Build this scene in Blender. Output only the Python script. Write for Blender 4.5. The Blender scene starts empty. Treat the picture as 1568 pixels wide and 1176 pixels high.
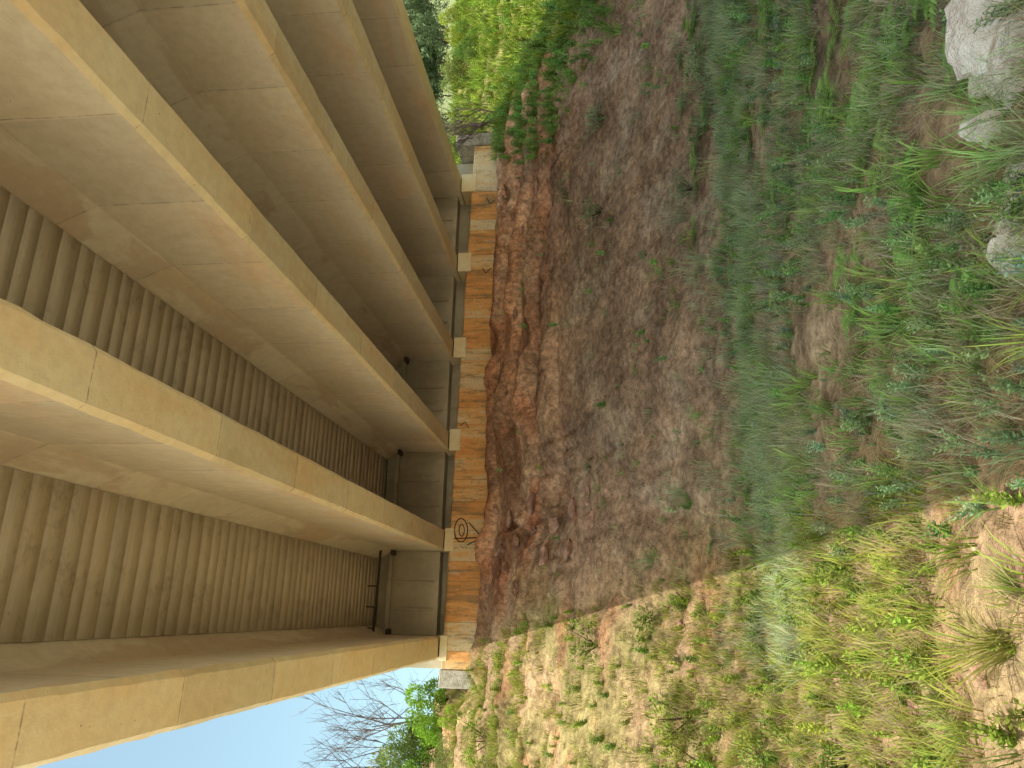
import bpy, bmesh, math, random
import numpy as np
from mathutils import Vector, Matrix
random.seed(7); rng=np.random.default_rng(7)
scene=bpy.context.scene

# ------------------------------------------------------------------ camera
F=1120.0
Xc=Vector((3595,-80,-1120)).normalized()
Yc=Vector((-352,-141,-1120)); Yc=(Yc-Xc*Yc.dot(Xc)).normalized()
Zc=Xc.cross(Yc)
R=Vector((Xc.x,Yc.x,Zc.x)); U=Vector((Xc.y,Yc.y,Zc.y)); B=Vector((Xc.z,Yc.z,Zc.z))
cam=bpy.data.cameras.new("camera"); camo=bpy.data.objects.new("camera",cam)
scene.collection.objects.link(camo)
m=Matrix((( -U.x,R.x,B.x,0),(-U.y,R.y,B.y,0),(-U.z,R.z,B.z,0),(0,0,0,1)))
camo.matrix_world=m
cam.sensor_width=36; cam.lens=F/1568*36; cam.clip_end=3000; cam.clip_start=0.05
scene.camera=camo
def ray(px,py):
    u=(1176-py)-588; v=px-784
    d=R*u-U*v-B*F
    return d

# ------------------------------------------------------------------ noise + terrain
def _h(i,j,s):
    n=(i.astype(np.int64)*374761393+j.astype(np.int64)*668265263+s*1442695041)&0x7fffffff
    n=((n^(n>>13))*1274126177)&0x7fffffff
    n=(n^(n>>16))&0xffff
    return n/65535.0
def vn(x,y,s=0):
    x=np.asarray(x,float);y=np.asarray(y,float)
    i=np.floor(x);j=np.floor(y);fx=x-i;fy=y-j
    fx=fx*fx*(3-2*fx);fy=fy*fy*(3-2*fy)
    a=_h(i,j,s);b=_h(i+1,j,s);c=_h(i,j+1,s);d=_h(i+1,j+1,s)
    return (a*(1-fx)+b*fx)*(1-fy)+(c*(1-fx)+d*fx)*fy
def fbm(x,y,s=0,o=4):
    t=0;a=.5;f=1.0
    for k in range(o):
        t=t+a*(vn(np.asarray(x)*f+k*17.3,np.asarray(y)*f-k*9.1,s+k)-.5);a*=.5;f*=2.03
    return t*2
def ss(a,b,x):
    t=np.clip((np.asarray(x,float)-a)/(b-a),0,1);return t*t*(3-2*t)
def ledge_q(x,y,z): return (z+.06*x+.30*fbm(x*.45,y*.45,41,3))/.5
def H(x,y):
    x=np.asarray(x,float);y=np.asarray(y,float)
    left=ss(0.5,-4,x)
    y0=8.2+.7*fbm(x*.25,y*0+3,5,2)-3.0*left
    top=2.75-.018*(x+1)
    k=(top+1.6)/(17.05-y0)
    z=-1.6+np.clip(y-y0,0,None)*k
    inside=ss(-2.1,-1.3,x)*(1-ss(12.4,13.2,x))
    zin=np.minimum(z,top)
    plateau=4.3+.4*ss(12,16,x)+ss(22,34,y)*ss(14,26,x)*2.6+.9*ss(-2,-5,x)
    zo=np.where(y>17,z+(y-17)*.12,z)
    zout=np.minimum(zo,plateau)
    z=zin*inside+zout*(1-inside)
    near=ss(16.3,17,y)*inside
    amp=.16*(1-.75*near)
    z=z+amp*fbm(x*.55,y*.55,11,3)
    w=ss(12.3,14.0,y+.9*fbm(x*.5,y*.5,31,2))*(1-ss(18,19,y))*(1-.6*ss(11.5,13,x))*(1-.75*near)
    w=w*(.45+.55*ss(-.2,.2,fbm(x*.7,y*.25,33,3)+.25*ss(15,16,y)))
    st=.5
    q=ledge_q(x,y,z)+.10*fbm(x*2.5,y*2.5,47,3); fr=q-np.floor(q)
    lift=(ss(.0,.12,fr)-fr)*st*.95
    crack=np.exp(-((fr-.03)/.05)**2)*.15*ss(-.1,.15,fbm(x*1.1,y*.4,37,3))
    z=z+w*(lift-crack)
    cv=np.abs(fbm(x*1.3,y*.35,43,4)); z=z-w*np.exp(-(cv/.014)**2)*.05
    g=np.exp(-((x-1.9+.25*(y-13.6))/.55)**2)*ss(12.4,13.2,y)*(1-ss(15.2,16.6,y))
    z=z-g*(.34+.65*fbm(x*2.2,y*2.2,51,4))
    # small rills running down the bare slope
    rl=np.abs(fbm(x*1.6+.3*fbm(x,y,57,2),y*.12,53,3)); z=z-.06*np.exp(-(rl/.05)**2)*ss(8.5,10,y)*(1-ss(13.5,15,y))
    rough=.5+.5*ss(-.2,.5,fbm(x*.4,y*.4,61,2))
    z=z+rough*.09*fbm(x*2.3,y*2.3,71,4)*(1-.5*near)+.03*fbm(x*8,y*8,81,3)
    d=np.hypot(x,y)
    z=z+ss(60,300,d)*(10+14*fbm(x*.008,y*.008,91,3))*ss(-.1,.4,x/np.maximum(d,1))
    z=z+26*np.exp(-(((x-95)/45)**2+((y-95)/45)**2))
    return z
def hit(px,py):
    d=ray(px,py); d=np.array(d)/d.length
    t=np.linspace(2,60,6000)
    zz=H(d[0]*t,d[1]*t)
    idx=np.argmax(d[2]*t<zz)
    t=t[idx] if idx>0 else 20
    return d*t

# ------------------------------------------------------------------ mesh helpers
def link(o,parent=None):
    scene.collection.objects.link(o)
    if parent: o.parent=parent
    return o
def empty(name):
    o=bpy.data.objects.new(name,None); return link(o)
def tri_mesh(name,V,T,C=None,mat=None,parent=None,smooth=False):
    V=np.ascontiguousarray(V,dtype=np.float32);T=np.ascontiguousarray(T,dtype=np.int32)
    me=bpy.data.meshes.new(name); n=T.shape[1]
    me.vertices.add(len(V)); me.vertices.foreach_set("co",V.ravel())
    me.loops.add(T.size); me.loops.foreach_set("vertex_index",T.ravel())
    me.polygons.add(len(T)); me.polygons.foreach_set("loop_start",np.arange(0,T.size,n,dtype=np.int32))
    if smooth: me.polygons.foreach_set("use_smooth",np.ones(len(T),bool))
    me.update(calc_edges=True)
    if C is not None:
        at=me.color_attributes.new("Col",'FLOAT_COLOR','POINT')
        c4=np.ones((len(V),4),np.float32);c4[:,:3]=C
        at.data.foreach_set("color",c4.ravel())
    if mat: me.materials.append(mat)
    return link(bpy.data.objects.new(name,me),parent)
def pymesh(name,V,Fc,mats,midx=None,parent=None,smooth=False):
    me=bpy.data.meshes.new(name); me.from_pydata(V,[],Fc)
    for mm in mats: me.materials.append(mm)
    if midx:
        for p,i in zip(me.polygons,midx): p.material_index=i
    if smooth:
        for p in me.polygons: p.use_smooth=True
    me.update()
    return link(bpy.data.objects.new(name,me),parent)
def box(name,a,b,mat,parent=None,bev=.01):
    bm=bmesh.new(); bmesh.ops.create_cube(bm,size=1)
    for v in bm.verts:
        v.co=Vector([ (a[i]+b[i])/2+v.co[i]*(b[i]-a[i]) for i in range(3)])
    if bev: bmesh.ops.bevel(bm,geom=bm.edges[:],offset=bev,segments=1,affect='EDGES')
    me=bpy.data.meshes.new(name); bm.to_mesh(me); bm.free(); me.materials.append(mat)
    return link(bpy.data.objects.new(name,me),parent)

# ------------------------------------------------------------------ materials
class N:
    def __init__(s,name):
        s.m=bpy.data.materials.new(name); s.m.use_nodes=True; s.t=s.m.node_tree; s.t.nodes.clear()
        s.out=s.t.nodes.new('ShaderNodeOutputMaterial')
        s.co=s.t.nodes.new('ShaderNodeTexCoord').outputs['Object']
    def n(s,k,**kw):
        x=s.t.nodes.new(k)
        for a,b in kw.items(): setattr(x,a,b)
        return x
    def set(s,inp,v):
        if isinstance(v,bpy.types.NodeSocket): s.t.links.new(v,inp)
        else: inp.default_value=v
    def map(s,sc,loc=(0,0,0)):
        x=s.n('ShaderNodeMapping'); s.t.links.new(s.co,x.inputs[0]); x.inputs['Scale'].default_value=sc; x.inputs['Location'].default_value=loc
        return x.outputs[0]
    def noise(s,scale,vec=None,det=3,rough=.6,dist=0):
        x=s.n('ShaderNodeTexNoise'); s.t.links.new(vec or s.co,x.inputs['Vector'])
        x.inputs['Scale'].default_value=scale;x.inputs['Detail'].default_value=det;x.inputs['Roughness'].default_value=rough;x.inputs['Distortion'].default_value=dist
        return x.outputs['Fac']
    def vor(s,scale,vec=None,feature='F1'):
        x=s.n('ShaderNodeTexVoronoi',feature=feature); s.t.links.new(vec or s.co,x.inputs['Vector']); x.inputs['Scale'].default_value=scale
        return x.outputs['Distance']
    def mt(s,op,a,b=0.0,c=0.0):
        x=s.n('ShaderNodeMath',operation=op); s.set(x.inputs[0],a); s.set(x.inputs[1],b); s.set(x.inputs[2],c); return x.outputs[0]
    def rng(s,v,a,b,c=0.0,d=1.0):
        x=s.n('ShaderNodeMapRange',interpolation_type='SMOOTHSTEP'); s.set(x.inputs[0],v)
        for i,q in enumerate((a,b,c,d)): x.inputs[i+1].default_value=q
        return x.outputs[0]
    def mix(s,f,a,b,mode='MIX'):
        x=s.n('ShaderNodeMix',data_type='RGBA',blend_type=mode); s.set(x.inputs[0],f)
        for i,q in ((6,a),(7,b)):
            if isinstance(q,tuple): q=(*q,1) if len(q)==3 else q
            s.set(x.inputs[i],q)
        return x.outputs[2]
    def xyz(s):
        x=s.n('ShaderNodeSeparateXYZ'); s.t.links.new(s.co,x.inputs[0]); return x.outputs
    def attr(s):
        x=s.n('ShaderNodeAttribute'); x.attribute_name='Col'; return x.outputs['Color']
    def fin(s,col,rough=.85,bump=None,bs=.3,bd=.02,spec=.3):
        p=s.n('ShaderNodeBsdfPrincipled'); s.set(p.inputs['Base Color'],col if not isinstance(col,tuple) else (*col,1))
        s.set(p.inputs['Roughness'],rough); p.inputs['Specular IOR Level'].default_value=spec
        if bump is not None:
            b=s.n('ShaderNodeBump'); b.inputs['Strength'].default_value=bs; b.inputs['Distance'].default_value=bd
            s.t.links.new(bump,b.inputs['Height']); s.t.links.new(b.outputs[0],p.inputs['Normal'])
        s.t.links.new(p.outputs[0],s.out.inputs[0]); s.p=p
        return s.m

def concrete(name,c1,c2,stain,stmap,stamt=.7,sp=1.22,lines=True,dark=.35,zst=None,blot=.25):
    s=N(name)
    big=s.noise(.8,det=3); mid=s.noise(7,det=5,rough=.78)
    col=s.mix(s.rng(big,.35,.65),c1,c2)
    sn=s.noise(1,vec=s.map(stmap),det=5,rough=.62,dist=.5)
    st=s.rng(sn,.47,.66)
    if zst:
        z=s.xyz()[2]; zz=s.mt('MAXIMUM',s.rng(z,3.8,4.5,1.0,.3),s.rng(z,4.75,4.92,0.0,.8)); st=s.mt('MULTIPLY',st,zz)
    col=s.mix(s.mt('MULTIPLY',st,stamt),col,stain)
    col=s.mix(s.rng(sn,.43,.32,0,blot),col,(c1[0]*.6,c1[1]*.59,c1[2]*.56))
    if zst:
        hz=s.mt('MULTIPLY',s.rng(z,4.87,4.93,0,1),s.rng(sn,.5,.56))
        col=s.mix(s.mt('MULTIPLY',hz,.28),col,(.36,.28,.21))
        fz=s.mt('FRACT',s.mt('DIVIDE',z,.3)); lz=s.rng(fz,.0,.025,1,0)
        col=s.mix(s.mt('MULTIPLY',lz,.14),col,(.2,.16,.12))
    col=s.mix(s.rng(mid,.38,.7,.0,.32),col,(c1[0]*.62,c1[1]*.6,c1[2]*.55))
    col=s.mix(s.rng(mid,.45,.3,.0,.3),col,(min(c1[0]*1.2,.85),min(c1[1]*1.22,.84),min(c1[2]*1.35,.8)))
    pit=s.rng(s.vor(7),.03,.055,1.0,0.0)
    pm=s.mt('MULTIPLY',pit,s.rng(big,.47,.53))
    col=s.mix(s.mt('MULTIPLY',pm,.8),col,(.06,.05,.04))
    if lines:
        y=s.xyz()[1]
        f=s.mt('FRACT',s.mt('DIVIDE',s.mt('ADD',y,s.mt('MULTIPLY',big,.05)),sp))
        l=s.rng(s.mt('ABSOLUTE',s.mt('SUBTRACT',f,.5)),.002,.006,1.0,0.0)
        l=s.mt('MULTIPLY',l,s.rng(mid,.38,.6,.1,1))
        col=s.mix(s.mt('MULTIPLY',l,dark+.2),col,(.10,.08,.065))
        pn=s.n('ShaderNodeTexWhiteNoise',noise_dimensions='1D'); s.set(pn.inputs['W'],s.mt('FLOOR',s.mt('ADD',s.mt('DIVIDE',y,sp),.5)))
        col=s.mix(1.0,col,s.mix(pn.outputs[0],(.90,.90,.90),(1.06,1.05,1.04)),'MULTIPLY')
    fine=s.noise(45,det=1)
    return s.fin(col,.9,fine,.35,.008,.15)
M_soff=concrete("soffit_concrete",(.84,.77,.55),(.83,.72,.48),(.80,.56,.29),(1.5,.5,1.5),.5,sp=1.9)  # tan soffit base paled to stand in for bounce light
M_web=concrete("web_concrete",(.80,.76,.66),(.76,.71,.60),(.82,.57,.36),(.6,.35,1.2),.55,sp=1.3,zst=True,blot=.08)
M_deckc=concrete("deck_concrete",(.5,.46,.40),(.4,.36,.31),(.25,.18,.12),(1,1,1),.4)
M_diaph=concrete("diaphragm_concrete",(.56,.51,.40),(.42,.38,.29),(.26,.21,.15),(1,1,.3),.6,lines=False)

def capmat():
    s=N("stained_cap_concrete"); x,y,z=s.xyz()
    wn=s.n('ShaderNodeTexWhiteNoise',noise_dimensions='1D')
    lo=s.noise(.55,vec=s.map((1,0,0)),det=1)
    xw=s.mt('ADD',x,s.mt('MULTIPLY',lo,3.0))
    cell=s.mt('DIVIDE',xw,.62)
    s.set(wn.inputs['W'],s.mt('FLOOR',cell))
    v=s.mt('ADD',s.mt('MULTIPLY',wn.outputs[0],.36),s.mt('MULTIPLY',s.noise(1,vec=s.map((3.0,1,.5)),det=5,rough=.72,dist=.6),1.05))
    r=s.n('ShaderNodeValToRGB'); s.set(r.inputs[0],v)
    e=r.color_ramp.elements; e[0].position=.38;e[0].color=(.74,.62,.43,1); e[1].position=.97;e[1].color=(.36,.23,.12,1)
    for p,c in ((.60,(.74,.56,.34,1)),(.72,(.78,.43,.17,1)),(.86,(.72,.34,.12,1))):
        q=e.new(p);q.color=c
    col=r.outputs[0]
    dn=s.noise(1,vec=s.map((6,1,1.0)),det=5,rough=.8)
    col=s.mix(s.rng(dn,.51,.63,0,.7),col,(.24,.18,.11))
    col=s.mix(s.rng(dn,.44,.3,0,.7),col,(.80,.73,.58))
    j=s.rng(s.mt('FRACT',cell),.0,.028,1.0,0.0)
    col=s.mix(s.mt('MULTIPLY',j,.7),col,(.12,.08,.05))
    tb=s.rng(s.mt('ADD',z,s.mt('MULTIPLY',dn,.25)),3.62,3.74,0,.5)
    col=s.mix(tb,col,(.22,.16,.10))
    sp=s.rng(s.noise(16,det=3,rough=.7),.56,.68)
    col=s.mix(s.mt('MULTIPLY',sp,.55),col,(.24,.18,.12))
    return s.fin(col,.9,s.noise(40,det=1),.4,.01,.15)
M_cap=capmat()

def boardmat():
    s=N("board_formed_concrete"); a=s.attr()
    g=s.noise(1,vec=s.map((1.6,22,10)),det=5,rough=.75,dist=.4)
    g2=s.noise(2.2,det=5,rough=.8)
    col=s.mix(s.rng(g,.3,.7),(.56,.50,.39),(.66,.60,.49))
    col=s.mix(s.rng(g2,.52,.66,0,.5),col,(.36,.30,.22))
    col=s.mix(s.rng(g2,.44,.3,0,.5),col,(.74,.69,.59))
    kn=s.rng(s.vor(2.3,vec=s.map((1,1.6,.01))),.015,.05,1,0)
    col=s.mix(s.mt('MULTIPLY',kn,.6),col,(.2,.16,.12))
    col=s.mix(1.0,col,a,'MULTIPLY')
    return s.fin(col,.92,None,spec=.1)
M_board=boardmat()

def groundmat():
    s=N("soil"); a=s.attr()
    n1=s.noise(1.2,det=4,rough=.7); n2=s.noise(9,det=5,rough=.78)
    col=s.mix(1.0,a,s.mix(s.rng(n1,.3,.7),(.68,.65,.63),(1.28,1.25,1.21)),'MULTIPLY')
    col=s.mix(1.0,col,s.mix(s.rng(n2,.3,.7),(.50,.47,.45),(1.38,1.36,1.33)),'MULTIPLY')
    v=s.n('ShaderNodeTexVoronoi'); s.t.links.new(s.co,v.inputs['Vector']); v.inputs['Scale'].default_value=26
    peb=s.mt('MULTIPLY',s.rng(v.outputs['Distance'],.12,.28,1,0),s.rng(n1,.5,.62))
    col=s.mix(s.mt('MULTIPLY',peb,.35),col,s.mix(.85,v.outputs['Color'],(.58,.45,.35)) )
    hb=s.noise(11,det=5,rough=.7)
    return s.fin(col,.95,hb,.8,.06,.1)
M_soil=groundmat()
def rockmat(name,c1,c2):
    s=N(name); n=s.noise(6,det=5,rough=.75)
    col=s.mix(s.rng(n,.35,.65),c1,c2)
    return s.fin(col,.92,s.noise(14,det=4,rough=.75),.9,.05,.15)
M_rock=rockmat("pale_rock",(.88,.80,.76),(.68,.58,.53)); M_rrock=rockmat("red_rock",(.60,.35,.26),(.30,.17,.125))
def leafmat():
    s=N("foliage"); a=s.attr()
    d=s.n('ShaderNodeBsdfDiffuse'); s.t.links.new(a,d.inputs['Color'])
    t=s.n('ShaderNodeBsdfTranslucent'); s.t.links.new(a,t.inputs[0])
    x=s.n('ShaderNodeMixShader'); x.inputs[0].default_value=.3
    s.t.links.new(d.outputs[0],x.inputs[1]);s.t.links.new(t.outputs[0],x.inputs[2]);s.t.links.new(x.outputs[0],s.out.inputs[0])
    return s.m
M_leaf=leafmat()
def plain(name,c,r=.7):
    s=N(name); n=s.noise(12,det=2); return s.fin(s.mix(s.rng(n,.3,.7),(c[0]*.75,c[1]*.75,c[2]*.75),(c[0]*1.15,c[1]*1.15,c[2]*1.15)),r)
M_black=plain("black_paint",(.03,.027,.025),.9); M_pipe=plain("pipe_dark",(.07,.055,.045)); M_asph=plain("asphalt",(.05,.05,.05),.9)
M_pale=rockmat("weathered_concrete",(.5,.48,.43),(.33,.30,.25))

# ------------------------------------------------------------------ terrain
xs=np.concatenate([-6.5-np.geomspace(.12,500,60)[::-1],np.arange(-6.5,17,.055),17+np.geomspace(.12,700,70)])
ys=np.concatenate([2.2-np.geomspace(.15,300,45)[::-1],np.arange(2.2,12,.07),np.arange(12,20,.04),20+np.geomspace(.12,800,70)])
X,Y=np.meshgrid(xs,ys); Z=H(X,Y)
nx,ny=len(xs),len(ys)
V=np.stack([X.ravel(),Y.ravel(),Z.ravel()],1)
I=np.arange(nx*ny).reshape(ny,nx)
Q=np.stack([I[:-1,:-1],I[:-1,1:],I[1:,1:],I[1:,:-1]],-1).reshape(-1,4)
x,y,z=V.T
def lerp(a,b,t): t=np.asarray(t)[:,None]; return a*(1-t)+b*t
c=np.tile(np.array([.43,.285,.205]),(len(V),1))  # soil base paled to brighten the shaded slope; sun_side is coloured separately
nz=fbm(x*.5,y*.5,101,4); nz2=fbm(x*1.5,y*1.5,111,4); nz3=fbm(x*.8,y*2.5,121,4)
c=lerp(c,np.array([.62,.315,.195]),ss(12.0,14.8,y+1.5*nz)*.95)
q=ledge_q(x,y,z)
c=lerp(c,np.array([.47,.20,.12]),ss(12.4,14.0,y)*ss(.0,.25,fbm(x*.3,q*1.3,131,3))*.8)
c=lerp(c,np.array([.73,.50,.35]),ss(12.0,13.6,y)*ss(.02,.3,fbm(x*.4,q*2.1,141,3))*.7)
c=lerp(c,np.array([.56,.46,.37]),np.clip(ss(.05,.4,nz2)*.45,0,1)*(1-ss(10,15,y)*.7))
c=lerp(c,np.array([.27,.175,.125]),ss(.0,.35,nz3)*.6)
c=lerp(c,np.array([.43,.35,.25]),(1-ss(7.3,9.5,y+nz*1.5))*.5)
sun_side=1-ss(.2,1.4,x+.08*(y-8)+nz*.4)
c=lerp(c,np.array([.38,.265,.175]),sun_side)
c=lerp(c,np.array([.46,.33,.225]),sun_side*ss(-.1,.3,nz2)*.5)
c=lerp(c,np.array([.26,.25,.10]),sun_side*ss(.1,-.3,nz)*.7)
c=lerp(c,np.array([.38,.20,.115]),sun_side*ss(.05,.35,nz3)*.65)
c=lerp(c,np.array([.18,.22,.07]),ss(11.8,13.0,x+nz*.6)*ss(9.5,12,y)*.8)
d=np.hypot(x,y); c=lerp(c,np.array([.20,.24,.12]),ss(24,40,d)*ss(5,12,y))
c=lerp(c,np.array([.62,.55,.44]),(1-ss(-1,2,y)))  # ground out of view, paled here and below to bounce light under the deck
c=lerp(c,np.array([.60,.52,.40]),(1-ss(-10,-8,x))*(1-ss(14,20,y)))
c=lerp(c,np.array([.58,.51,.40]),ss(15,18,x)*(1-ss(7,9,y)))
ground=tri_mesh("ground",V,Q,c,M_soil,smooth=True)

# ------------------------------------------------------------------ bridge
bridge=empty("concrete_girder_bridge")
cx=[-.81+2.4*i for i in range(6)]
ZB=3.73; Y0=-5; Y1=17.9
for gi,c0 in enumerate(cx):
    yy=np.arange(Y0,Y1+.01,.22)
    yy[-1]=Y1
    sec=[(-.20,0),(.20,0),(.25,.055),(.25,1.17),(.45,1.605),(-.45,1.605),(-.25,1.17),(-.25,.055)]
    Vs=[];Fs=[];mi=[]
    for y_ in yy:
        for k,(a,b) in enumerate(sec):
            ja=random.gauss(0,.0035) if k in(0,1,2,7) else random.gauss(0,.002)
            jb=random.gauss(0,.003) if k in (2,7) else (random.gauss(0,.006) if k in(3,6) else 0)
            if random.random()<.02 and k in (0,1,2,7): jb+=.012
            Vs.append((c0+a+ja,y_,ZB+b+jb))
    for j in range(len(yy)-1):
        for k in range(8):
            a=j*8+k;b=j*8+(k+1)%8
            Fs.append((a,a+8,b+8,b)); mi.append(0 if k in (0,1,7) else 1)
    Fs.append(tuple(range(8))); mi.append(1)
    Fs.append(tuple(range((len(yy)-1)*8,len(yy)*8))[::-1]); mi.append(1)
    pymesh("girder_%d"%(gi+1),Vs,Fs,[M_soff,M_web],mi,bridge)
BV=[];BF=[];BC=[]
for i in range(5):
    xa=cx[i]+.448; xb=cx[i+1]-.448
    y_=Y0
    while y_<17.4:
        w=random.uniform(.18,.30); zz=5.3+random.uniform(-.0012,.0012); r=random.uniform(.93,1.05); g=random.uniform(-.015,.015)
        n=len(BV); gp_=random.choice((.002,.003,.005)); a=y_+gp_;b=y_+w-.0015
        BV+= [(xa,a,zz),(xb,a,zz),(xb,b,zz),(xa,b,zz),(xa,a,5.33),(xb,a,5.33),(xb,b,5.33),(xa,b,5.33)]
        BF+= [(n,n+3,n+2,n+1),(n,n+1,n+5,n+4),(n+2,n+3,n+7,n+6),(n+1,n+2,n+6,n+5),(n+3,n,n+4,n+7)]
        BC+= [(r+g,r,r-g)]*8
        y_+=w
tri_mesh("deck_boards",np.array(BV),np.array(BF),np.array(BC),M_board,bridge)
box("deck_slab",(-1.42,Y0,5.325),(11.8,18.05,5.6),M_deckc,bridge)
box("road_surface",(-1.1,Y0,5.604),(11.5,60,5.66),M_asph,bridge,0)
for nm,xx in (("parapet_1",-1.40),("parapet_2",11.58)):
    s_=.2
    sec=[(0,5.602),(s_,5.602),(s_-.02 if xx>0 else s_,6.35),(.03,6.35)]
    vs=[(xx+a,yv,b) for yv in (Y0,30) for a,b in sec]
    pymesh(nm,vs,[(0,1,2,3),(7,6,5,4),(0,4,5,1),(1,5,6,2),(2,6,7,3),(3,7,4,0)],[M_deckc],None,bridge)
for i in range(5):
    xa=cx[i]+.252; xb=cx[i+1]-.252
    box("diaphragm_%d"%(i+1),(xa,17.45,3.84),(xb,17.8,5.29),M_diaph,bridge)
    for kx in range(2):
        box("diaphragm_rib",(xa+.55+.6*kx,17.40,3.95),(xa+.60+.6*kx,17.448,5.2),M_diaph,bridge,.005)
    box("ledge_%d"%(i+1),(xa,17.3,4.95),(xb,17.396,5.05),M_diaph,bridge)
    for sx in (xa+.07,xb-.07):
        box("bracket",(sx-.06,17.05,4.86),(sx+.06,17.28,4.94),M_pipe,bridge)
def tube(name,pts,rad,mat,parent=None,cyc=False):
    cu=bpy.data.curves.new(name,'CURVE'); cu.dimensions='3D'; cu.bevel_depth=rad; cu.bevel_resolution=2
    sp=cu.splines.new('POLY'); sp.points.add(len(pts)-1)
    for p,q in zip(sp.points,pts): p.co=(*q,1)
    sp.use_cyclic_u=cyc; cu.materials.append(mat)
    return link(bpy.data.objects.new(name,cu),parent)
tube("drain_pipe",[(cx[0]+.25,16.6,5.08),(cx[1]-.25,16.6,5.04)],.03,M_pipe,bridge)
for k in range(3):
    tube("rebar_%d"%k,[(cx[0]+.4+.45*k,16.6,5.05),(cx[0]+.4+.45*k,16.62,5.29)],.014,M_pipe,bridge)
ab=empty("bridge_abutment")
def ztop(x): return 3.64-.019*(x+1)
xa,xb=-1.25,12.35
n=90; Vs=[];Fs=[]
for i in range(n+1):
    xx=xa+(xb-xa)*i/n; j=lambda:random.gauss(0,.002)
    zt=ztop(xx)
    for (yv,zv) in ((17.2,1.9),(17.2,zt-.03),(17.23,zt),(18.0,zt),(18.0,1.9)): Vs.append((xx,yv+j(),zv+2*j()))
for i in range(n):
    for k in range(5):
        a=i*5+k;b=i*5+(k+1)%5; Fs.append((a,b,b+5,a+5))
Fs.append((4,3,2,1,0));Fs.append(tuple(n*5+k for k in range(5)))
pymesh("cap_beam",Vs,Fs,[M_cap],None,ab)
for i,c0 in enumerate(cx):
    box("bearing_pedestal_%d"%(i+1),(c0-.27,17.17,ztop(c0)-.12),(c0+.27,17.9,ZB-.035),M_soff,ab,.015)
    box("bearing_pad_%d"%(i+1),(c0-.2,17.25,ZB-.037),(c0+.2,17.85,ZB+.0),M_black,ab,0)
box("backwall",(-1.3,17.92,1.9),(12.3,18.4,5.3),M_diaph,ab)
box("approach_fill",(-1.2,18.42,1.0),(11.7,60,5.6),M_deckc,ab)
box("wing_block_1",(12.37,17.15,2.0),(12.75,18.6,3.9),M_pale,ab,.02)
box("wing_block_2",(-1.66,17.28,2.3),(-1.27,18.5,3.7),M_pale,ab,.02)
# flat sprayed graffiti on the face of the cap (sheets a few mm proud of it)
gr=empty("graffiti"); glay=[0]
def gp(px,py,yy):
    d=ray(px,py); t=yy/d.y; return Vector((d.x*t,yy,d.z*t))
def gmark(name,pix,r=.014,front=17.19):
    glay[0]+=1; yy=front-.0012*glay[0]
    P=[gp(*p,yy) for p in pix]; Vs=[];Fs=[]
    for i,p in enumerate(P):
        t=(P[min(i+1,len(P)-1)]-P[max(i-1,0)]); t.normalize(); nrm=Vector((-t.z,0,t.x)); w_=r*random.uniform(.9,1.1)
        yo=Vector((0,-.0003*(i%5),0))
        Vs+= [p-nrm*w_+yo,p+nrm*w_+yo]
    for i in range(len(P)-1): Fs.append((2*i,2*i+1,2*i+3,2*i+2))
    pymesh(name,Vs,Fs,[M_black],None,gr)
def dens(p,k=6):
    o=[]
    for a,b in zip(p[:-1],p[1:]):
        for j in range(k): o.append((a[0]+(b[0]-a[0])*j/k,a[1]+(b[1]-a[1])*j/k))
    return o+[p[-1]]
def ell(cx_,cy_,a,b,n=30,turns=1):
    return [(cx_+a*math.cos(2*math.pi*t/n),cy_+b*math.sin(2*math.pi*t/n)) for t in range(int(n*turns)+1)]
gmark("loop",ell(707,812,4,9,30),.011); gmark("loop_outer",ell(706,812,10,18,36),.012)
gmark("shaft",dens([(684,825),(738,823)]),.012); gmark("head_a",dens([(718,800),(738,823)]),.012); gmark("head_b",dens([(738,823),(716,834)]),.012)
gmark("mark",dens([(738,410),(744,418),(752,410)],4),.010); gmark("mark_b",dens([(745,302),(750,312),(758,306)],4),.009)
gmark("mark_c",dens([(704,652),(712,646),(718,656)],4),.009)

# ------------------------------------------------------------------ plant prototypes
def rv(n,a,b): return rng.uniform(a,b,n)
def blades(n,h,spread,w,lean,col,colt,hv=.4,base=.05):
    ang=rv(n,0,2*np.pi); br=base*np.sqrt(rv(n,0,1)); hh=h*rv(n,1-hv,1+hv*.6); ln=lean*rv(n,.2,1.2)
    a2=ang+rv(n,-.6,.6)
    bx=br*np.cos(ang);by=br*np.sin(ang); dx,dy=np.cos(a2),np.sin(a2); px_,py_=-dy,dx
    ts=[0,.35,.72,1.0]; P=[]
    cv=rv(n,.75,1.25)
    C=[]
    for t in ts:
        ox=bx+dx*ln*hh*t**1.8; oy=by+dy*ln*hh*t**1.8; oz=hh*(t-.45*ln*t*t*.8)
        ww=w*(1-t*.75)*.5
        cc=(np.array(col)*(1-t)+np.array(colt)*t)[None]*cv[:,None]
        if t<1:
            P+= [np.stack([ox-px_*ww,oy-py_*ww,oz],1),np.stack([ox+px_*ww,oy+py_*ww,oz],1)]; C+=[cc,cc]
        else: P+=[np.stack([ox,oy,oz],1)];C+=[cc]
    Vv=np.stack(P,1).reshape(-1,3);Cc=np.stack(C,1).reshape(-1,3)
    T0=np.array([[0,1,3],[0,3,2],[2,3,5],[2,5,4],[4,5,6]])
    T=(T0[None]+7*np.arange(n)[:,None,None]).reshape(-1,3)
    return Vv,T,Cc
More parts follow.
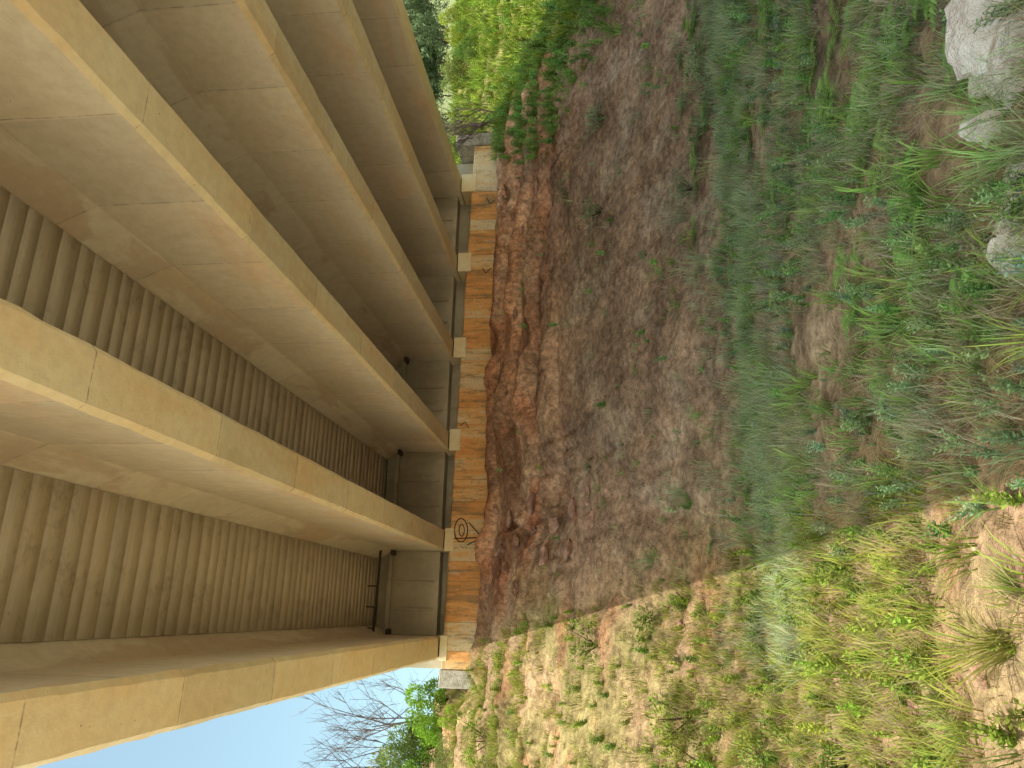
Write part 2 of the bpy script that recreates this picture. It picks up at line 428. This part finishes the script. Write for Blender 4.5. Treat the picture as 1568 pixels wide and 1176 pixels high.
def leaves(pos,dirs,L,W,cols,fold=.25):
    n=len(pos); dirs=dirs/np.linalg.norm(dirs,axis=1,keepdims=True)
    rnd=rng.normal(size=(n,3)); side=np.cross(dirs,rnd); side/=np.linalg.norm(side,axis=1,keepdims=True)+1e-6
    nor=np.cross(side,dirs)
    L=np.broadcast_to(L,(n,))[:,None];W=np.broadcast_to(W,(n,))[:,None]
    a=pos;b=pos+dirs*L*.45+side*W*.5+nor*W*fold;c_=pos+dirs*L;d_=pos+dirs*L*.45-side*W*.5+nor*W*fold
    Vv=np.stack([a,b,c_,d_],1).reshape(-1,3)
    T=(np.array([[0,1,2],[0,2,3]])[None]+4*np.arange(n)[:,None,None]).reshape(-1,3)
    return Vv,T,np.repeat(cols,4,0)
def join(parts):
    Vs,Ts,Cs=[],[],[];o=0
    for v,t,c_ in parts: Vs.append(v);Ts.append(t+o);Cs.append(c_);o+=len(v)
    return np.concatenate(Vs),np.concatenate(Ts),np.concatenate(Cs)
def stem(p0,p1,w,col):
    p0=np.array(p0,float);p1=np.array(p1,float);a=np.array([w,0,0]);b=np.array([0,w,0])
    V_=np.array([p0-a,p0+a,p1+a*.4,p1-a*.4,p0-b,p0+b,p1+b*.4,p1-b*.4]);T_=np.array([[0,1,2],[0,2,3],[4,5,6],[4,6,7]])
    return V_,T_,np.tile(np.array(col,float),(8,1))
def weed(nst,h,L,W,col,lean=.35,per=14):
    parts=[]
    for i in range(nst):
        a=rng.uniform(0,6.28);l=rng.uniform(0,lean)*h;hh=h*rng.uniform(.6,1.1)
        p1=np.array([math.cos(a)*l,math.sin(a)*l,hh]); parts.append(stem((0,0,0),p1,.004,np.array(col)*.7))
        t=np.linspace(.12,1,per)[:,None]; pos=p1*t
        an=np.arange(per)*2.4+rng.uniform(0,6)
        dr=np.stack([np.cos(an),np.sin(an),rng.uniform(.1,.9,per)],1)
        cc=np.array(col)[None]*rng.uniform(.7,1.35,(per,1))
        parts.append(leaves(pos,dr,L*(1.15-.6*t[:,0]),W*(1.1-.5*t[:,0]),cc))
    return join(parts)
def fern(nf,L,col):
    parts=[]
    for i in range(nf):
        a=6.28*i/nf+rng.uniform(-.4,.4);l=L*rng.uniform(.6,1.1);k=14
        t=np.linspace(.12,1,k); dx,dy=math.cos(a),math.sin(a)
        r=l*t*.85; z_=l*(.75*t-.62*t*t)
        pos=np.stack([dx*r,dy*r,z_],1)
        parts.append(stem((0,0,0),pos[5],.004,np.array(col)*.7))
        pl=l*.26*np.sin(np.pi*(t*.88+.1))**.7
        for sgn in (-1,1):
            dr=np.tile(np.array([-dy*sgn+dx*.35,dx*sgn+dy*.35,-.1]),(k,1)); dr/=np.linalg.norm(dr[0])
            fw=np.array([dx,dy,.2])*(l*.03)
            b0=pos-fw;b1=pos+fw;tip=pos+dr*pl[:,None]
            v=np.stack([b0,b1,tip],1).reshape(-1,3);T=np.arange(3*k).reshape(-1,3)
            parts.append((v,T,np.repeat(np.array(col)[None]*rng.uniform(.8,1.3,(k,1)),3,0)))
    return join(parts)
def bush(n,r,h,L,W,col,stems=8):
    parts=[]
    nc=9; cs=rng.normal(size=(nc,3))*np.array([r*.5,r*.5,h*.25])+np.array([0,0,h*.5]); cr=rng.uniform(.3,.55,nc)*r
    for q in cs[:stems]: parts.append(stem((0,0,0),q,.006+.01*r,(.1,.075,.05)))
    k=rng.integers(0,nc,n); dr=rng.normal(size=(n,3)); dr/=np.linalg.norm(dr,axis=1,keepdims=True)
    pos=cs[k]+dr*(cr[k]*rng.uniform(.25,1.0,n)**.6)[:,None]; pos[:,2]=np.abs(pos[:,2])
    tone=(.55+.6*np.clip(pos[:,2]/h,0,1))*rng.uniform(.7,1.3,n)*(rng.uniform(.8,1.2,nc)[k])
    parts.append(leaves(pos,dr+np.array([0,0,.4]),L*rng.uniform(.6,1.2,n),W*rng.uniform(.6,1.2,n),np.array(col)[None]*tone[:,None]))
    return join(parts)
def twig(n,h,col,lv=3,w=.004):
    parts=[]
    def rec(p,d,l,k,w):
        q=p+d*l; parts.append(stem(p,q,w,col))
        if k==0: return
        for i in range(n):
            e=d+rng.normal(size=3)*.55; e[2]+=.15; e/=np.linalg.norm(e)
            rec(p+d*l*rng.uniform(.4,1),e,l*rng.uniform(.5,.8),k-1,w*.6)
    d0=np.array([rng.normal()*.3,rng.normal()*.3,1.]);d0/=np.linalg.norm(d0)
    rec(np.zeros(3),d0,h*.45,lv,w)
    return join(parts)

def scatter(name,protos,pos,scale,tint=None,tilt=.15,parent=None,sink=.01):
    n=len(pos)
    if n==0: return
    k=rng.integers(0,len(protos),n); yaw=rv(n,0,6.283); tx=rng.normal(size=n)*tilt; ty=rng.normal(size=n)*tilt
    scale=np.broadcast_to(scale,(n,)); tint=np.ones((n,3)) if tint is None else tint
    parts=[]
    for pi,(pv,pt,pc) in enumerate(protos):
        id_=np.where(k==pi)[0]
        if len(id_)==0: continue
        c_=np.cos(yaw[id_])[:,None];s_=np.sin(yaw[id_])[:,None]; sc=scale[id_][:,None]
        vx=(pv[None,:,0]*c_-pv[None,:,1]*s_)*sc; vy=(pv[None,:,0]*s_+pv[None,:,1]*c_)*sc; vz=np.broadcast_to(pv[None,:,2],vx.shape)*sc
        vx=vx+vz*tx[id_][:,None]; vy=vy+vz*ty[id_][:,None]
        vv=np.stack([vx+pos[id_,0][:,None],vy+pos[id_,1][:,None],vz+pos[id_,2][:,None]-sink],-1)
        cc=pc[None]*tint[id_][:,None,:]
        tt=pt[None]+len(pv)*np.arange(len(id_))[:,None,None]
        parts.append((vv.reshape(-1,3),tt.reshape(-1,3),cc.reshape(-1,3)))
    v,t,c_=join(parts)
    return tri_mesh(name,v,t,np.clip(c_,0,.8),M_leaf,parent)
def pts(n,x0,x1,y0,y1,mask=None):
    x_=rv(n,x0,x1);y_=rv(n,y0,y1)
    if mask is not None:
        k=mask(x_,y_)>rv(n,0,1); x_,y_=x_[k],y_[k]
    return np.stack([x_,y_,H(x_,y_)],1)
def tints(n,v=.2,h=.08,m=1.0):
    b=rng.uniform(1-v,1+v,(n,1))*m; return b*np.clip(1+rng.normal(size=(n,3))*h,.6,1.5)

G_sage=((.30,.33,.18),(.49,.57,.33)); G_green=((.20,.28,.08),(.37,.53,.15)); G_dry=((.42,.33,.22),(.66,.55,.41)); G_dryS=((.30,.24,.12),(.54,.44,.24)); G_sun=((.17,.19,.035),(.42,.47,.09)); G_brt=((.13,.18,.03),(.34,.45,.07))  # palettes of the shaded plants are paled to lift the shade; sun ones darker
t_sage=[blades(22,.2,.1,.006,.7,*G_sage,base=.1) for _ in range(4)]
t_green=[blades(16,.24,.1,.010,.8,*G_green,base=.06) for _ in range(4)]
t_dry=[blades(18,.22,.1,.005,.9,*G_dry,base=.08) for _ in range(4)]
t_dryS=[blades(18,.22,.1,.005,.9,*G_dryS,base=.08) for _ in range(4)]
t_sun=[blades(20,.22,.1,.009,.8,*G_sun,base=.10) for _ in range(4)]
t_brt=[blades(14,.34,.1,.03,.7,*G_brt,base=.16) for _ in range(4)]
w_sage=[weed(5,.22,.05,.018,(.36,.47,.25)) for _ in range(4)]
w_green=[weed(5,.22,.06,.026,(.26,.42,.13)) for _ in range(4)]
w_blue=[weed(6,.2,.06,.020,(.31,.44,.28),per=18) for _ in range(2)]
w_sun=[weed(5,.26,.065,.028,(.28,.36,.06)) for _ in range(3)]
w_brt=[weed(5,.26,.065,.03,(.17,.27,.05)) for _ in range(3)]
f_fern=[fern(8,.4,(.27,.46,.13)) for _ in range(3)]
tw_dry=[twig(3,.3,(.54,.42,.34),3,.003) for _ in range(4)]

def shade_x(x,y): return x-(.51-.295*(H(x,y)+1.6))
def vis(x,y): return (x<y*1.12+1.0)&(x>-.38*y-.6)
p=pts(7500,-.5,13,5.4,10.5,lambda x,y:vis(x,y)*np.exp(-((y-7.45-.8*fbm(x*.6,y*.6,7,2))/.9)**2)*(.2+.9*(fbm(x*1.3,y*1.3,17,3)>-.12)))
scatter("grass",t_sage,p,rng.uniform(.6,1.25,len(p)),tints(len(p),.3))
nm=lambda a,s:(lambda x,y:vis(x,y)*a*(fbm(x*1.4,y*1.4,s,3)>-.06)*ss(-.3,.5,shade_x(x,y)))
p=pts(8500,-.5,9,2.3,8,nm(.9,21)); scatter("grass.001",t_sage+t_dry[:3],p,rng.uniform(.35,.9,len(p)),tints(len(p),.35))
p=pts(3000,-.5,9,2.3,8.2,nm(.8,22)); scatter("weeds",w_sage*2+w_green+w_blue[:1],p,rng.uniform(.3,.85,len(p)),tints(len(p),.4))
p=pts(2400,-.3,9,2.3,8.2,nm(.8,23)); scatter("grass.002",t_green,p,rng.uniform(.4,1.05,len(p)),tints(len(p),.3))
p=pts(520,0,10,2.6,9,lambda x,y:vis(x,y)*(.15+.8*ss(.35,.8,x/y))*ss(0,.5,shade_x(x,y))); scatter("ferns",f_fern,p,rng.uniform(.35,.9,len(p)),tints(len(p)))
p=pts(1100,-.5,9,2.3,9,nm(.8,24)); scatter("dry_twigs",tw_dry,p,rng.uniform(.35,1.0,len(p)),tints(len(p)),.8)
sm=lambda x,y:vis(x,y)*ss(0,.6,shade_x(x,y))*(.75-.68*ss(8.4,12,y))*(fbm(x*.9,y*.9,25,3)>.04)*(y<16.7)
p=pts(2900,-1,12.5,8,16.5,sm); scatter("grass.003",t_sage+t_green[:2]+t_dry[:2],p,rng.uniform(.25,1.1,len(p)),tints(len(p),.3))
p=pts(420,-1,12.5,8,16.5,sm); scatter("weeds.001",w_sage+w_green,p,rng.uniform(.3,1.0,len(p)),tints(len(p),.3))
lm=lambda x,y:vis(x,y)*(1-ss(-.2,.4,shade_x(x,y)))*(.25+.9*(fbm(x*.7,y*.7,26,3)>-.08))*((y<17.1)|(x<-1.8))*(.55+.45*ss(15.5,9,y))
p=pts(18000,-8.5,.9,2.3,20,lm); scatter("grass.004",t_sun+t_dryS[:1],p,rng.uniform(.3,1.0,len(p)),tints(len(p),.35))
p=pts(6500,-8.5,.9,2.3,20,lm); scatter("dry_grass",t_dryS,p,rng.uniform(.35,1.1,len(p)),tints(len(p),.3))
p=pts(3400,-8.5,.9,2.3,20,lm); scatter("weeds.002",w_sun+w_brt[:1],p,rng.uniform(.25,.9,len(p)),tints(len(p),.35))
p=pts(600,-8.5,.9,3,20,lm); scatter("dry_twigs.001",tw_dry,p,rng.uniform(.5,1.6,len(p)),tints(len(p),m=.7),.5)
p=pts(90,-8.5,.3,6,17,lm); scatter("shrubs",[bush(380,.25,.34,.05,.02,(.26,.32,.06)) for _ in range(4)],p,rng.uniform(.5,1.5,len(p)),tints(len(p),.3),.1)
rm=lambda x,y:ss(11.2,12.8,x+.5*fbm(x,y,27,2)-.2*(y-14))*(.5+.6*(fbm(x*.8,y*.8,28,3)>-.2))*((y<17)|(x>12.9))*(x<y*1.2+2)
p=pts(10000,11,30,9,30,rm); scatter("grass.005",t_brt,p,rng.uniform(.5,1.2,len(p)),tints(len(p),.35))
p=pts(3000,11,30,9,30,rm); scatter("weeds.003",w_sun+w_brt,p,rng.uniform(.7,1.9,len(p)),tints(len(p),.35))
p=pts(1800,9.5,13.5,9,17,lambda x,y:ss(9.0,12.5,x+fbm(x,y,29,2))*(x>.75*y-1)); scatter("weeds.004",w_green+t_green,p,rng.uniform(.7,1.6,len(p)),tints(len(p),.3))

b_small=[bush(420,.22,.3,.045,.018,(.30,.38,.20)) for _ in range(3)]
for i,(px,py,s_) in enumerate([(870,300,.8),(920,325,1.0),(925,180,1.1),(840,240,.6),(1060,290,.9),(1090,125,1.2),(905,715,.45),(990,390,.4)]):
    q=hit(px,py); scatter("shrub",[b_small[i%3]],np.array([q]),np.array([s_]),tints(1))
t_big=[blades(60,.5,.2,.008,1.0,*G_sage,base=.12) for _ in range(2)]
for i,(px,py,s_) in enumerate([(1050,330,1.0),(1130,460,.8),(1080,400,.7),(1150,650,.6),(1050,760,.8),(1000,860,.7)]):
    q=hit(px,py); scatter("grass_tuft",[t_big[i%2]],np.array([q]),np.array([s_]),tints(1))
t_fg=[blades(46,.36,.2,.009,1.0,(.24,.34,.10),(.52,.74,.28),base=.06)]
t_fgy=[blades(90,.36,.2,.008,1.0,(.18,.22,.05),(.42,.50,.12),base=.07)]
for px,py,s_ in [(1545,165,.75),(1560,240,.75),(1560,110,.6),(1555,440,.5),(1555,660,.45),(1480,70,.4),(1530,420,.4)]:
    scatter("grass_clump",t_fg,np.array([hit(px,py)]),np.array([s_]),tints(1))
for px,py,s_ in [(1540,985,.8),(1480,1120,.6),(1400,930,.4),(1560,900,.45)]:
    scatter("grass_clump",t_fgy,np.array([hit(px,py)]),np.array([s_]),tints(1))

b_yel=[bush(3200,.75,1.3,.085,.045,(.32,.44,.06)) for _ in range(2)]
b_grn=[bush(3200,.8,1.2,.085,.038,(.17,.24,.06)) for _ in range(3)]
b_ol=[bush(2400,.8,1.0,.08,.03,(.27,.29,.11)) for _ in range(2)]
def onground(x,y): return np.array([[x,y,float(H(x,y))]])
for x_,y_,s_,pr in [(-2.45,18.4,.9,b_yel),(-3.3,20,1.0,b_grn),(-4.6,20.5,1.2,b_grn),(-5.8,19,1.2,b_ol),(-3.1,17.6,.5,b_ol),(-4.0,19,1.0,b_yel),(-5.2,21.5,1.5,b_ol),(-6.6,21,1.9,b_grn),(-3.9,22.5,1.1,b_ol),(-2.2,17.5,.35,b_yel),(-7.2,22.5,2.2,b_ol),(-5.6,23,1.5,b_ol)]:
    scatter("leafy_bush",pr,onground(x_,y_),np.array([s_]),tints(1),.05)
for i in range(16):
    x_=rng.uniform(13.6,24); y_=rng.uniform(18.5,26)
    scatter("leafy_bush",b_grn+b_yel[:1],onground(x_,y_),np.array([rng.uniform(.4,.8)]),tints(1,.3),.05)
def bare_tree(name,x,y,h):
    tr=join([twig(4,h,(.22,.17,.15),4,.035),twig(4,h*.9,(.22,.17,.15),4,.03)])
    scatter(name,[tr],onground(x,y),np.array([1.0]),None,.1)
bare_tree("bare_tree",-2.8,21.5,4.4); bare_tree("bare_tree",-3.6,23,4.4); bare_tree("bare_tree",-4.6,22,3.6)
for k in range(2): bare_tree("bare_shrub",12.9+.15*k,16.7+.2*k,1.9)

def rock(name,p,s,mat,seed,flat=.6):
    bm=bmesh.new(); bmesh.ops.create_icosphere(bm,subdivisions=4,radius=1)
    rr=random.Random(seed); pl=[(Vector((rr.gauss(0,1),rr.gauss(0,1),rr.gauss(0,1))).normalized(),rr.uniform(.45,.8)) for _ in range(14)]
    for v in bm.verts:
        c_=v.co.copy()
        for n_,d_ in pl:
            k=c_.dot(n_)
            if k>d_: c_-=n_*(k-d_)
        v.co=c_+c_.normalized()*.18*float(fbm(c_.x*3+seed,c_.y*3+c_.z*2,seed,5))
    ang=rr.uniform(0,6.28); bmesh.ops.scale(bm,vec=(s*rr.uniform(.8,1.3),s*rr.uniform(.7,1.1),s*flat),verts=bm.verts)
    bmesh.ops.rotate(bm,cent=(0,0,0),matrix=Matrix.Rotation(ang,3,'Z')@Matrix.Rotation(rr.uniform(-.3,.3),3,'X'),verts=bm.verts)
    bmesh.ops.translate(bm,vec=Vector(p)+Vector((0,0,s*flat*.1)),verts=bm.verts)
    me=bpy.data.meshes.new(name);bm.to_mesh(me);bm.free();me.materials.append(mat)
    return link(bpy.data.objects.new(name,me))
for i,(px,py,s_) in enumerate([(1508,190,.14),(1505,120,.11),(1535,20,.30),(1555,80,.20),(1535,330,.05),(1562,262,.10),(1556,330,.17),(1560,385,.15),(1495,35,.12),(1520,75,.1)]):
    rock("pale_rock",hit(px,py),s_,M_rock,i)
for i,(px,py,s_) in enumerate([(815,770,.26),(850,800,.32),(880,780,.24),(790,830,.26),(900,760,.2),(835,850,.26),(870,840,.22),(780,790,.26),(800,350,.14),(790,480,.16),(775,600,.14),(775,870,.2),(790,900,.22),(765,840,.2),(760,780,.2),(905,800,.2),(820,810,.2)]):
    rock("red_rock",hit(px,py),s_,M_rrock,100+i,.42)
for i,(px,py,s_) in enumerate([(1290,1040,.1),(1370,850,.09),(1360,930,.09),(1400,1080,.1),(1280,960,.08),(1500,1030,.07),(1040,960,.12)]):
    rock("dirt_clod",hit(px,py),s_,M_rrock,200+i,.4)
ico=bmesh.new(); bmesh.ops.create_icosphere(ico,subdivisions=1,radius=1)
iv=np.array([v.co[:] for v in ico.verts]); it=np.array([[v.index for v in f.verts] for f in ico.faces]); ico.free()
pr=[]
for k in range(4):
    v=iv*rng.uniform(.7,1.2,iv.shape)*np.array([1,.8,.6]); pr.append((v,it,np.tile([.5,.37,.28],(len(v),1))))
p=pts(3000,-6,13,2.4,17,lambda x,y:vis(x,y)*(.3+.7*(fbm(x*.8,y*.8,77,3)>0)))
o=scatter("pebbles",pr,p,rng.uniform(.005,.018,len(p))*rng.choice([1,1,1,1.6],len(p)),tints(len(p),.4,.06),0,None,0.003)
s=N("pebble_stone"); a=s.attr(); o.data.materials[0]=s.fin(a,.9)

def tree(name,x,y,h,col):
    parts=[]; base=np.zeros(3)
    for k in range(5):
        parts.append(stem(base+np.array([0,0,h*.1*k]),base+np.array([rng.normal()*.05,rng.normal()*.05,h*.1*(k+1.3)]),.05*h/4*(1-.12*k)*1.5,(.14,.1,.08)))
    for k in range(10):
        a=rng.uniform(0,6.28);r=rng.uniform(.1,.34)*h;z0=rng.uniform(.35,.95)*h
        q=np.array([math.cos(a)*r,math.sin(a)*r,z0]); parts.append(stem((0,0,h*.3),q,.02*h/4,(.14,.1,.08)))
        b=bush(460,h*.17,h*.2,.17,.09,col,0); b[0][:]+=q-np.array([0,0,h*.1]); parts.append(b)
    scatter(name,[join(parts)],onground(x,y),np.array([1.0]),None,.03)
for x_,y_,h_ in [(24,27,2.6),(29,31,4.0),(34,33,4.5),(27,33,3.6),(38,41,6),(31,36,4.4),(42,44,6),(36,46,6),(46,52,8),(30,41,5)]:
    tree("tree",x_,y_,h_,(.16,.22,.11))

# ------------------------------------------------------------------ light
S=Vector((-.295,-.33,1)).normalized()
el=math.asin(S.z); az=math.atan2(S.x,S.y)
su=bpy.data.lights.new("sun",'SUN'); su.energy=5; su.angle=math.radians(.5); su.color=(1,.94,.82)
so=link(bpy.data.objects.new("sun",su)); so.rotation_euler=(-S).to_track_quat('-Z','Y').to_euler()
w=bpy.data.worlds.new("World"); scene.world=w; w.use_nodes=True
nt=w.node_tree; bg=nt.nodes['Background']; sk=nt.nodes.new('ShaderNodeTexSky'); sk.sky_type='NISHITA'; sk.sun_disc=False
sk.sun_elevation=el; sk.sun_rotation=az; sk.air_density=1.0; sk.dust_density=3.2; sk.ozone_density=1.0
mx=nt.nodes.new('ShaderNodeMix'); mx.data_type='RGBA'; mx.blend_type='MULTIPLY'; mx.inputs[0].default_value=1; mx.inputs[7].default_value=(2.3,2.45,1.9,1)
nt.links.new(sk.outputs[0],mx.inputs[6]); nt.links.new(mx.outputs[2],bg.inputs[0]); bg.inputs[1].default_value=.15
scene.view_settings.view_transform='Standard'; scene.view_settings.look='None'; scene.view_settings.exposure=0
